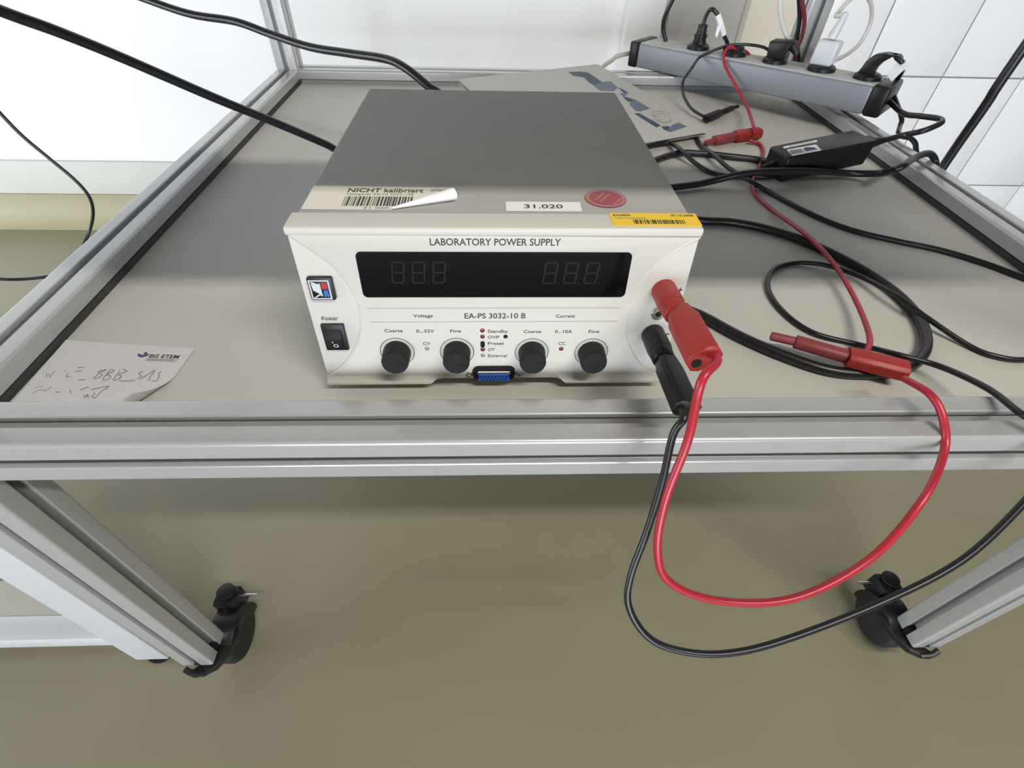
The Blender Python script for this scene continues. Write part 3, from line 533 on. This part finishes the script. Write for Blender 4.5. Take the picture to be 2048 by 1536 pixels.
MB().rings([[b0+SZv*zz+SX*(xx+dx*ww)+SY*dy*.010 for dx, dy in ((-1, -1), (1, -1), (1, 1), (-1, 1))] for zz, xx, ww in ((0, -.004, .011), (.010, -.002, .0095), (.018, .001, .0105), (.027, .010, .012), (.031, .020, .008), (.028, .028, .005), (.024, .031, .004))]).build('plug_body', 'black', p5, bevel=.0025)
q0 = b0+SZv*.026+SX*.027
lo = [q0, q0+SX*.009-SZv*.005+SY*.002, q0+SX*.013-SZv*.013+SY*.010, q0+SX*.010-SZv*.026+SY*.028, q0+SX*.004-SZv*.045+SY*.044]
MB().tube(lo, .0036, 10).build('cable', 'cable', p5); MB().tube(lo[1:3], .0052, 10).build('tag', 'tape', p5)
a_ = q0+SX*.004-SZv*.004
MB().prism([a_, a_+SX*.012-SZv*.010, a_+SX*.004-SZv*.026, a_-SX*.008-SZv*.018], [p+SY*.0008 for p in (a_, a_+SX*.012-SZv*.010, a_+SX*.004-SZv*.026, a_-SX*.008-SZv*.018)]).build('tag', 'tape', p5)
# small leads round the strip
sb = thing('black_test_lead', at(1440, 225, Z=ZP), 'thin black lead with a banana plug lying behind the red plug', 'test lead')
zz = ZP+.008
loose_plug(sb, at(1476, 213, Z=zz), at(1465, 216, Z=zz), at(1440, 226, Z=zz), at(1412, 237, Z=zz), 'black', 'black', .0030, .0042, .0060, .0055)
MB().tube([at(1416, 235, Z=zz), at(1404, 231, Z=zz), at(1382, 216, Z=ZP+.010), at(1367, 190, Z=-.004), at(1366, 163, Z=.010), at(1383, 137, Z=.030), S(.150, -.010, SH_-.004), S(.163, .002, SH_+.005), S(.178, .020, SH_+.013), S(.195, .032, SH_+.0165), S(.215, .044, SH_+.017), S(.238, .046, SH_+.016), S(.252, .050, SH_+.010)], .0024, 10).build('cable', 'cable', sb)
cable('signal_cable', [at(1362, -40, Y=.93), at(1345, 0, Y=.93), at(1331, 30, Y=.935), at(1326, 55, Y=.94), S(.050, .040, SH_+.0015)], .0040, 'black cable rising from the switch end of the socket strip')
cable('mains_cable', [S(-.002, .030, .020), at(1236, 112, Y=.975), at(1222, 122, Y=.97), at(1208, 131, Y=.96), at(1190, 150, Y=.95)], .0040, 'beige cable leaving the far end cap of the socket strip', 'beigec')
cable('signal_cable', [at(1558, -40, Y=.80), at(1560, 0, Y=.80), at(1562, 35, Y=.80), at(1570, 65, Y=.80), at(1580, 84, Y=.795), S(.285, .040, SH_+.030)], .0036, 'white cable hanging down to the chunky angled plug', 'whitec')
cable('signal_cable', [at(1606, -40, Y=.85), at(1604, 0, Y=.85), at(1609, 40, Y=.85), at(1603, 75, Y=.85), at(1592, 103, Y=.85), at(1588, 140, Y=.85)], .0034, 'dark red cable hanging beside the rear post behind the strip', 'redark')
cable('signal_cable', [at(1596, -40, Y=.862), at(1598, 0, Y=.862), at(1599, 40, Y=.862), at(1594, 80, Y=.862), at(1597, 115, Y=.862), at(1600, 150, Y=.862)], .0036, 'black cable hanging beside the dark red one at the rear post')

# ------------------------------------------------------------------ folder with blue print, and the note
fa, fb, fc_ = at(1421, 262, Z=-.010), at(1195, 128, Z=.010), None
e = (fb-fa).normalized(); f0 = Vector((-.1075, -.052, 0)); f0 = (f0-e*f0.dot(e)).normalized(); fn = f0.cross(e); fn = fn if fn.z > 0 else -fn
fo = thing('folder', fa+f0*.14, 'pale grey folder with blue squares print propped on the rear beam', 'folder')
Lf, Wf = (fb-fa).length, .29
MB().prism([fa-fn*.0016, fb-fn*.0016, fb+f0*Wf-fn*.0016, fa+f0*Wf-fn*.0016], [fa, fb, fb+f0*Wf, fa+f0*Wf]).build('front_cover', 'cardb', fo, bevel=.0004)
dn = Vector((0, 0, -.0068))
MB().prism([p+dn for p in (fa+e*.004+f0*.004, fb-e*.004, fb+f0*Wf-e*.004, fa+f0*Wf+e*.004)], [p+dn+fn*.0014 for p in (fa+e*.004+f0*.004, fb-e*.004, fb+f0*Wf-e*.004, fa+f0*Wf+e*.004)]).build('back_cover', 'cardb', fo, bevel=.0004)
def fq(pts, m, k=0): 
    lo = [on_plane(x, y, fa+fn*(.00008+.00006*k), fn) for x, y in pts]; MB().prism(lo, [p+fn*.00006 for p in lo]).build('cover_print', m, fo)
fq([(1136, 144), (1163, 143), (1176, 145), (1206, 165), (1190, 170), (1180, 167), (1168, 155), (1146, 151)], 'bl1')
fq([(1186, 170), (1212, 163), (1222, 163), (1236, 175), (1228, 182), (1200, 181)], 'bl2', 1)
fq([(1236, 175), (1243, 177), (1258, 186), (1249, 187)], 'bl1'); fq([(1240, 187), (1252, 185), (1254, 190), (1246, 193)], 'bl2', 1)
fq([(1244, 191), (1268, 199), (1270, 205), (1255, 203)], 'bl1'); fq([(1258, 207), (1270, 199), (1301, 217), (1279, 223), (1270, 221)], 'bl2', 1)
fq([(1268, 227), (1278, 226), (1322, 251), (1313, 255)], 'bl1'); fq([(1322, 253), (1336, 252), (1352, 259), (1340, 264), (1328, 259)], 'bl1'); fq([(1336, 259), (1344, 250), (1358, 245), (1374, 253), (1342, 264)], 'bl2', 1)
for cx, cy, rx, ry, a in ((1322, 234, 26, 12, 15), (1324, 236, 19, 8, 25), (1317, 232, 14, 9, 5), (1328, 237, 16, 10, 40)):
    pts = [on_plane(cx+rx*math.cos(t*.35)*(.75+.25*math.sin(t*1.3)), cy+ry*math.sin(t*.35+a*.01), fa+fn*.0002, fn) for t in range(17)]
    MB().tube(pts, .00035, 5, 3).build('swirl_drawing', 'ink2', fo)
nt_ = thing('note_sheet', (.095, .09, ZP), 'white paper note with pencil writing and a curled corner beside the left beam', 'note')
def npt(u, v_):      # u across, v towards the back; sheet bows up along its left and right edges
    p = Vector((.0445, .042, 0)).lerp(Vector((.1475, .042, 0)), u).lerp(Vector((.0415, .1290, 0)).lerp(Vector((.1512, .1185, 0)), u), v_)
    z = ZP+.0006+.006*max(0, .35-u)**2+.0022*max(0, .22-v_)*max(0, .5-u)
    k = (u-.93)*.11+(.43-v_)*.045
    if k > 0: z += min(.013, k*k*34); p = p-Vector((k*k*24, 0, 0))
    return Vector((p.x, p.y, z))
g = MB(); n = 24; g.add([npt(i/n, j/n) for j in range(n+1) for i in range(n+1)], [(j*(n+1)+i, j*(n+1)+i+1, (j+1)*(n+1)+i+1, (j+1)*(n+1)+i) for j in range(n) for i in range(n)])
sh = g.build('sheet', 'paper', nt_, sharp=90)
def pen(strokes, r=.00028):
    for st in strokes:
        pts = [at(x, y, Z=ZP+.0009) for x, y in st]; MB().tube(pts, r, 5, 3).build('pencil_stroke', 'pencil', nt_)
pen([[(94, 745), (92, 755), (98, 748), (100, 755), (108, 744), (112, 742)], [(131, 741), (131.5, 742)], [(136, 747), (132, 754), (142, 752)], [(155, 735), (168, 734)], [(150, 743), (164, 741)], [(157, 760), (170, 759)],
     [(212, 740), (199, 746), (205, 750), (193, 757), (187, 756), (194, 750), (199, 742), (212, 739)], [(222, 738), (205, 759), (216, 758), (222, 752), (214, 749), (228, 742), (224, 738)], [(240, 741), (226, 760), (238, 757), (243, 752), (237, 749), (254, 742), (246, 738)],
     [(238, 761), (256, 762), (270, 760)], [(286, 743), (277, 746), (283, 752), (275, 758)], [(281, 758), (310, 740), (300, 754), (297, 761)], [(323, 744), (317, 746), (318, 752), (313, 761), (304, 762)],
     [(68, 776), (86, 772)], [(64, 787), (80, 780), (92, 782)], [(92, 781), (103, 774)], [(112, 784), (120, 784)], [(140, 780), (142, 786)], [(160, 780), (178, 773)], [(182, 779), (218, 772), (202, 783), (190, 795), (184, 793), (190, 786)], [(168, 790), (170, 795), (175, 788), (176, 795)]])
NF = (Vector((0, 0, ZP+.0009)), Vector((1, 0, 0)), Vector((0, 1, 0)), Vector((0, 0, 1)))
a, b = at(297, 715, Z=ZP+.0009), at(357, 717, Z=ZP+.0009); ux = (b-a).normalized(); uy = Vector((-ux.y, ux.x, 0))
LF = (a, ux, uy, Vector((0, 0, 1))); lw = (b-a).length
text('BG ETEM', LF, 0, lw*.98, 0, .0042, 'ink', nt_)
flat(LF, [(-.001, -.0034), (lw*.95, -.0034), (lw*.95, -.0028), (-.001, -.0028)], 'ink2', nt_, 'fine_print'); flat(LF, [(-.0005, -.0018), (lw, -.0018), (lw, -.0012), (-.0005, -.0012)], 'ink2', nt_, 'fine_print')
flat(LF, [(-.0105, .0045), (-.0100, .0020), (-.0080, .0004), (-.0055, .0002), (-.0030, .0014), (-.0008, .0042), (-.0032, .0036), (-.0055, .0026), (-.0080, .0030)], 'logonavy', nt_, 'emblem'); flat(LF, circle(-.0050, .0048, .0014, 14), 'logonavy', nt_, 'emblem')
